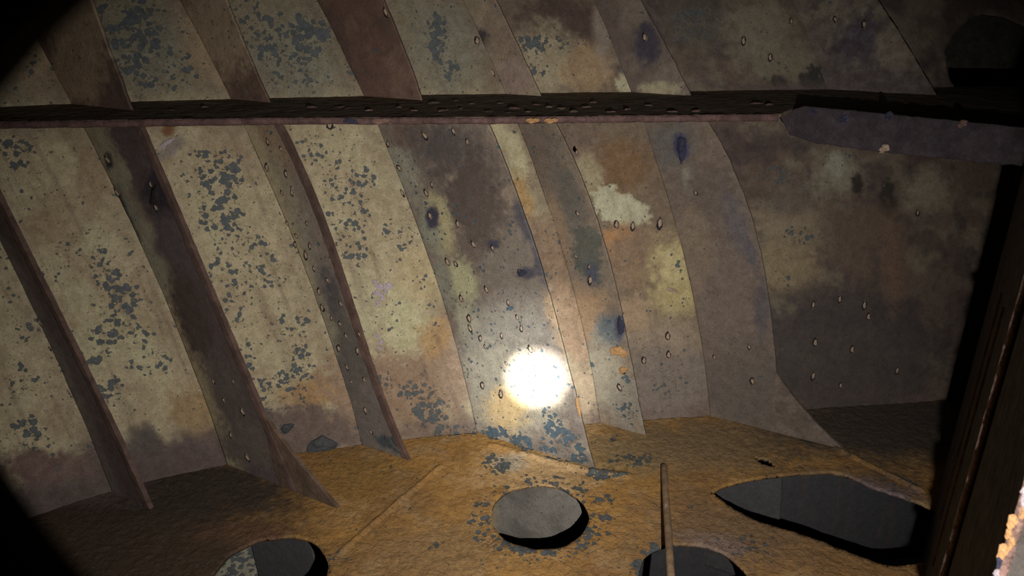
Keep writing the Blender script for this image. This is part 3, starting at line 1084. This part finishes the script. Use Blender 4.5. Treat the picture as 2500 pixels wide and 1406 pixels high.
fx = np.array([p[0] for p in fr] + [on_girder(1905, 279)[0] + 0.05, G2[0]])
fy = np.array([p[1] for p in fr] + [on_girder(1905, 279)[1], G2[1]])
order = np.argsort(fx)
fx, fy = fx[order], fy[order]
shelf = empty('stringer_shelf', (0, 2.9, ZS), 'dark scaled steel shelf running across the photo with a thin reddish front edge', 'shelf')
sx = np.arange(-2.9, 2.5, 0.011)
front = np.interp(sx, fx, fy) + 0.004 * (fbm(sx, sx * 0, 18, 4) - 0.5)
cgrid = np.linspace(0.6, 4.9, 1200)
bp_ = hull(cgrid, shell_q(cgrid, ZS), ZS)
back = np.interp(sx, bp_[:, 0], bp_[:, 1]) + 0.02
tt = np.linspace(0, 1, 56)
SXg = np.repeat(sx[:, None], 56, 1)
SYg = front[:, None] + (back - front)[:, None] * tt[None]
hz = 0.004 * (fbm(SXg, SYg, 8, 21) - 0.5) + 0.003 * (fbm(SXg, SYg, 45, 23) - 0.5)
me = grid_mesh('shelf_plate', np.stack([SXg, SYg, ZS + hz * np.minimum(1, tt * 6)[None]], -1))
o = finish('shelf_plate', me, M_SHELF, shelf)
solid(o, 0.012, -1.0)
# front edge strip: rough rust-scaled lip
xe = np.arange(-2.9, fr[-1][0], 0.008)
ye = np.interp(xe, fx, fy)
rows = []
for j, (dy, dz) in enumerate([(0.004, 0.001), (-0.004, 0.000), (-0.008, -0.008), (-0.007, -0.018), (0.0, -0.025), (0.006, -0.025)]):
    k1 = 0.006 * (fbm(xe, xe * 0 + j * 0.02, 22, 31) - 0.5)
    rows.append(np.stack([xe, ye + dy + k1, ZS + dz + 0.006 * (fbm(xe, xe * 0 + j * 0.01, 30, 37) - 0.5)], -1))
me = grid_mesh('front_edge', np.stack(rows, 1))
finish('front_edge', me, M_EDGE, shelf)['label'] = 'thin reddish purple rusted front edge'
# lumps of scale lying on it
SC = [scab_mesh('rust_scale', 80 + s, m) for s, m in enumerate((M_PINKS, M_SHELFS, M_PINKS, M_SHELFS))]
for x, y in [(830, 262), (852, 264), (975, 262), (1125, 266), (1195, 272), (1255, 265), (1290, 274), (1400, 272), (1370, 266), (1450, 250), (1490, 274), (1585, 258), (1640, 273), (1790, 247), (1845, 253), (1878, 256),
             (1115, 246), (1060, 252), (1150, 254), (1220, 252), (1310, 256), (1340, 262), (1430, 262), (1530, 268), (1700, 272), (1240, 275), (1080, 270), (1010, 270), (900, 270), (760, 262), (500, 262), (420, 270)]:
    P = on_level(x, y, ZS - 0.001)
    r = rb.uniform(0.012, 0.026)
    stick('rust_scale', SC[rb.randrange(4)], P, Z3, (0, 1, 0), r, r * 0.8, rb.uniform(0.003, 0.006), shelf, rb.uniform(0, 6))
for x, y, r, m in [(1300, 292, 0.022, 0), (1345, 292, 0.022, 0), (930, 293, 0.03, 1), (960, 292, 0.03, 1), (855, 293, 0.024, 2)]:
    P = on_level(x, y - 6, ZS) + np.array([0, -0.009, -0.011])
    mt = (M_OCHRE, M_PINKS, M_BLUE)[m]
    kk = ('edge', m)
    if kk not in SCAB:
        SCAB[kk] = scab_mesh('edge_scab', 90 + m, mt)
    stick('edge_scab', SCAB[kk], P, (0, -1, 0.1), Z3, r, 0.011, 0.006, shelf)

# ------------------------------------------------------------------ frames above the shelf
def upper(key, label, px, base, painter, bulb=False, pts=()):
    c0 = FC[key]
    fq0 = free_from(c0, px)
    fq = lambda z: fq0(np.minimum(z, 2.05)) - (z - np.minimum(z, 2.05)) * 0.5
    root = empty('upper_frame', tuple(hull(c0, shell_q(c0, ZS), ZS)), label, 'frame', 'frames above the shelf')
    wb = make_web('web', c0, ZS - 0.012, 2.7, fq, root, base, painter, seed=ord(key) % 11 + 40)
    if bulb:
        sweep_edge('bulb_edge', c0, ZS, 2.7, fq, root, M_RED, seed=ord(key) % 5, w=0.028, t=0.02)
    blisters(pts, c0, wb)
    return root


def pU(p):
    p.mottle(DKBR, 6, 0.42, 0.7, 2, 0.7)
    p.mottle((0.2, 0.135, 0.1), 9, 0.55, 0.75, 5, 0.5)
    p.spot += 0.05


def pUA(p):
    pU(p)
    p.blob(190, 60, 90, 150, (0.29, 0.225, 0.155), soft=0.9)
    p.blob(165, 190, 60, 70, (0.28, 0.21, 0.145), soft=0.9)


def pUB(p):
    pU(p)
    p.blob(510, 60, 80, 140, (0.28, 0.22, 0.15), soft=0.9, ang=-20)


def pUD(p):
    p.mottle((0.2, 0.15, 0.12), 7, 0.42, 0.7, 2, 0.7)
    p.blob(1160, 120, 26, 90, (0.3, 0.28, 0.22), soft=0.9, ang=-22)
    p.blob(1165, 100, 22, 26, (0.06, 0.05, 0.055), soft=0.8)
    p.blob(1255, 190, 40, 40, (0.26, 0.2, 0.17), soft=0.9)
    p.spot += 0.1


def pUE(p):
    p.mottle((0.12, 0.095, 0.085), 7, 0.42, 0.7, 2, 0.8)
    p.blob(1580, 100, 26, 50, (0.05, 0.045, 0.065), soft=0.9)
    p.blob(1610, 220, 50, 20, (0.34, 0.31, 0.21), soft=0.8)
    p.spot += 0.1


def pUF(p):
    p.mottle((0.18, 0.155, 0.115), 7, 0.45, 0.68, 2, 0.8)
    p.mottle((0.062, 0.05, 0.055), 6, 0.48, 0.66, 12, 0.8)
    p.mottle((0.045, 0.04, 0.042), 17, 0.58, 0.7, 22, 0.6)
    p.blob(2100, 90, 50, 60, (0.065, 0.052, 0.066), soft=0.8)
    p.blob(2185, 120, 40, 60, (0.17, 0.14, 0.11), soft=0.9)
    p.blob(2150, 215, 150, 40, (0.085, 0.066, 0.064), soft=0.9)
    p.spot += 0.15


upper('Z', 'shadowed frame above the shelf in the dark upper left corner', [(-30, 262), (-90, 120), (-150, 0)], REDR, pU)
upper('A', 'narrow red-brown frame above the shelf, left of the densest dark paint chips', [(315, 255), (265, 120), (220, 0)], REDR, pUA)
upper('B', 'red-brown frame above the shelf between two plates covered in dark chips', [(655, 245), (600, 120), (552, 0)], REDR, pUB)
upper('C', 'broad plain red-brown frame above the shelf at top centre left', [(1030, 245), (985, 120), (935, 0)], REDR, pU, pts=[(945, 30)])
upper('D', 'tan mottled frame above the shelf with a black scab, at top centre', [(1325, 245), (1270, 125), (1210, 0)], (0.27, 0.225, 0.165), pUD, pts=[(1165, 95), (1205, 178), (1190, 180)])
upper('E', 'dark mottled frame above the shelf beside a clean pale patch', [(1702, 262), (1640, 140), (1580, 30)], (0.17, 0.14, 0.115), pUE, pts=[(1575, 90)])
upper('F', 'deep dim frame above the shelf at upper right, next to the rounded opening', [(2300, 255), (2220, 120), (2145, 0)], (0.12, 0.095, 0.082), pUF, pts=[(1995, 185), (2040, 48), (2110, 60)])

# ------------------------------------------------------------------ purple girder plate joined to the shelf edge
top = [(1903, 279), (1930, 268), (1965, 259), (2050, 266), (2150, 276), (2280, 289), (2400, 301), (2560, 318)]
bot = [(2560, 412), (2490, 404), (2400, 396), (2250, 382), (2100, 364), (2000, 350), (1930, 330)]
gout = [on_girder(*p) for p in top] + [on_girder(*p) for p in bot]
girder = empty('girder_plate', tuple(gout[-1]), 'purple-grey upright girder plate joined to the shelf edge at right', 'girder')
# dense face so that the top edge is ragged
n = 150
tx = np.linspace(0, 1, n)
tp = np.array(gout[:len(top)])
bt = np.array(gout[len(top):][::-1])
sp = np.linspace(0, 1, len(tp))
sb = np.linspace(0, 1, len(bt))
Lp = np.r_[0, np.cumsum(np.linalg.norm(np.diff(tp, axis=0), axis=1))]
Lp /= Lp[-1]
Lb = np.r_[0, np.cumsum(np.linalg.norm(np.diff(bt, axis=0), axis=1))]
Lb /= Lb[-1]
T = np.stack([np.interp(tx, Lp, tp[:, i]) for i in range(3)], 1)
Bq = np.stack([np.interp(tx, Lb, bt[:, i]) for i in range(3)], 1)
T[:, 2] += 0.005 * (fbm(tx * 2, tx * 0, 30, 51) - 0.5)
Bq[:, 2] += 0.012 * (fbm(tx * 2, tx * 0, 20, 53) - 0.5)
vv = np.linspace(0, 1, 24)
PG = Bq[:, None] + (T - Bq)[:, None] * vv[None, :, None]
o = finish('girder_web', grid_mesh('girder_web', PG), M_PURPLE, girder)
solid(o, 0.012, 0.0)
for x, y, r, mt in [(2170, 285, 0.016, M_BLUE), (2060, 290, 0.02, M_BLUE), (2350, 303, 0.014, M_PINKS), (2160, 362, 0.018, M_NUB), (1990, 272, 0.014, M_BLUE)]:
    kk = ('g', mt.name)
    if kk not in SCAB:
        SCAB[kk] = scab_mesh('rust_scab', 120, mt)
    stick('rust_scab', SCAB[kk], on_girder(x, y), -gn if (-gn) @ (CAM - G1) > 0 else gn, Z3, r, r * 1.2, 0.012, girder, rb.uniform(0, 3))

# ------------------------------------------------------------------ upright web plates close by on the right
def upright(name, label, near, far, z0, z1, th, edge_mat, edge_w, seed):
    near, far = np.array(near), np.array(far)
    e = (far - near) / np.linalg.norm(far - near)
    rgt = np.array([e[1], -e[0]])
    root = empty(name, (near[0], near[1], z0), label, 'plate')
    out = [np.array([*near, z0]), np.array([*far, z0]), np.array([*far, z1]), np.array([*near, z1])]
    finish('web', prism('web', out, np.array([*rgt, 0]), th), M_DARK, root)
    # ragged near edge
    zz = np.arange(z0, z1, 0.006)
    cols = []
    rag = 0.010 * (fbm(zz, zz * 0, 16, seed) - 0.5) + 0.006 * (fbm(zz, zz * 0, 55, seed + 3) - 0.5)
    for j, (u, v) in enumerate([(-0.15, 0.004), (-0.1, -0.003), (0.3, -0.006), (0.7, -0.006), (1.05, -0.003), (1.1, 0.004)]):
        pu = u * edge_w + (rag if j in (1, 2) else 0.3 * rag)
        cols.append(np.stack([near[0] + rgt[0] * pu + e[0] * v, near[1] + rgt[1] * pu + e[1] * v, zz], -1))
    o = finish('rusted_edge', grid_mesh('rusted_edge', np.stack(cols, 1)), edge_mat, root)
    o['label'] = 'pale pinkish rust-scaled edge'
    return root, near, e, rgt


u1, n1, e1, r1 = upright('upright_web_plate', 'black upright web plate at right with a thin pinkish lit edge', (1.156, 1.54), (1.90, 2.68), -1.0, 2.3, 0.010, M_LIP, 0.013, 61)
# faint raised weld runs on its dark side
for t0, z0_, z1_ in [(0.62, 0.3, 1.15), (0.35, 0.3, 1.2)]:
    b = n1 + e1 * t0
    Pm = [np.array([b[0], b[1], z0_]), np.array([b[0] + e1[0] * .006, b[1] + e1[1] * .006, z0_]), np.array([b[0] + e1[0] * .006, b[1] + e1[1] * .006, z1_]), np.array([b[0], b[1], z1_])]
    finish('weld_run', prism('weld_run', Pm, np.array([-r1[0], -r1[1], 0]), 0.006), M_PINK, u1)
u2, n2, e2, r2 = upright('upright_web_plate', 'nearest upright plate in the lower right corner with a blue-white and ochre crusted edge', (0.735, 0.866), (1.263, 1.673), -0.8, 2.2, 0.012, M_PINK, 0.012, 71)
fl = [np.array([*(n2 + r2 * 0.012), -0.8]), np.array([*(n2 + r2 * 0.16 - e2 * 0.0), -0.8]), np.array([*(n2 + r2 * 0.16), 2.2]), np.array([*(n2 + r2 * 0.012), 2.2])]
finish('flange', prism('flange', fl, np.array([*e2, 0]), 0.01), M_DARK, u2)
SCAB['e1'] = scab_mesh('edge_scab', 140, M_OCHRE)
SCAB['e2'] = scab_mesh('edge_scab', 141, M_BLUE)
SCAB['e3'] = scab_mesh('edge_scab', 142, M_WHITE)
for i in range(26):
    z = 0.98 + i * 0.019 + rb.uniform(-.005, .005)
    k = ('e1', 'e3', 'e2', 'e1')[rb.randrange(4)]
    stick('edge_scab', SCAB[k], (*(n2 - e2 * 0.004 + r2 * rb.uniform(-.002, .008)), z), (-e2[0], -e2[1], 0), Z3, rb.uniform(.004, .008), rb.uniform(.008, .016), 0.004, u2)

# ------------------------------------------------------------------ rod on the floor
pa, pb = on_level(1621, 1139, 0.014), on_level(1643, 1480, 0.16)
rr_, kk_ = 0.0145, 12
ax = (pb - pa) / np.linalg.norm(pb - pa)
s1 = np.cross(ax, Z3)
s1 /= np.linalg.norm(s1)
s2 = np.cross(s1, ax)
V, Fc = [], []
st_ = [(-0.012, 0.35), (-0.008, 0.75), (0.0, 1.0)] + [(t, 1.0) for t in np.linspace(0.05, np.linalg.norm(pb - pa), 26)]
for i, (t, k) in enumerate(st_):
    for j in range(kk_):
        an = 2 * math.pi * j / kk_
        w_ = rr_ * k * (1 + 0.05 * (vnoise(np.array([t * 20]), np.array([j * 1.7]), 1, 9)[0] - 0.5))
        V.append(pa + ax * t + s1 * w_ * math.cos(an) + s2 * w_ * math.sin(an))
for i in range(len(st_) - 1):
    for j in range(kk_):
        Fc.append((i * kk_ + j, i * kk_ + (j + 1) % kk_, (i + 1) * kk_ + (j + 1) % kk_, (i + 1) * kk_ + j))
Fc.append(tuple(range(kk_))[::-1])
Fc.append(tuple(range((len(st_) - 1) * kk_, len(st_) * kk_)))
me = poly_mesh('rod', V, Fc)
for p in me.polygons:
    p.use_smooth = len(p.vertices) == 4
rod = empty('steel_rod', tuple(pa), 'thin dull brown rod with a rounded end, lying across a floor hole', 'rod')
finish('rod_shaft', me, M_ROD, rod)
scab_r = stick('paint_drip', scab_mesh('paint_drip', 150, M_NUB), pa + ax * 0.36 + s2 * 0.012 + s1 * 0.004, s2, ax, 0.005, 0.012, 0.006, rod)

# ------------------------------------------------------------------ rim of the small opening the camera looks through
rim_px = [(360, -160), (225, 0), (120, 98), (0, 235), (-70, 400), (-105, 700), (-70, 980), (0, 1120), (60, 1212), (130, 1308), (212, 1406), (330, 1560)]
FD = 0.11
inner = [CAM + survey_ray(x, y) * FD for x, y in rim_px]
outer = [CAM + survey_ray(x, y) * FD for x, y in [(-420, 1560), (-420, -160)]]
rim = empty('access_opening_plate', tuple(CAM + survey_ray(-420, 1560) * FD), 'blurred black plate edge close to the lens at the left corners', 'plate')
finish('rim_plate', prism('rim_plate', inner + outer, -FW, 0.006), M_RIM, rim)
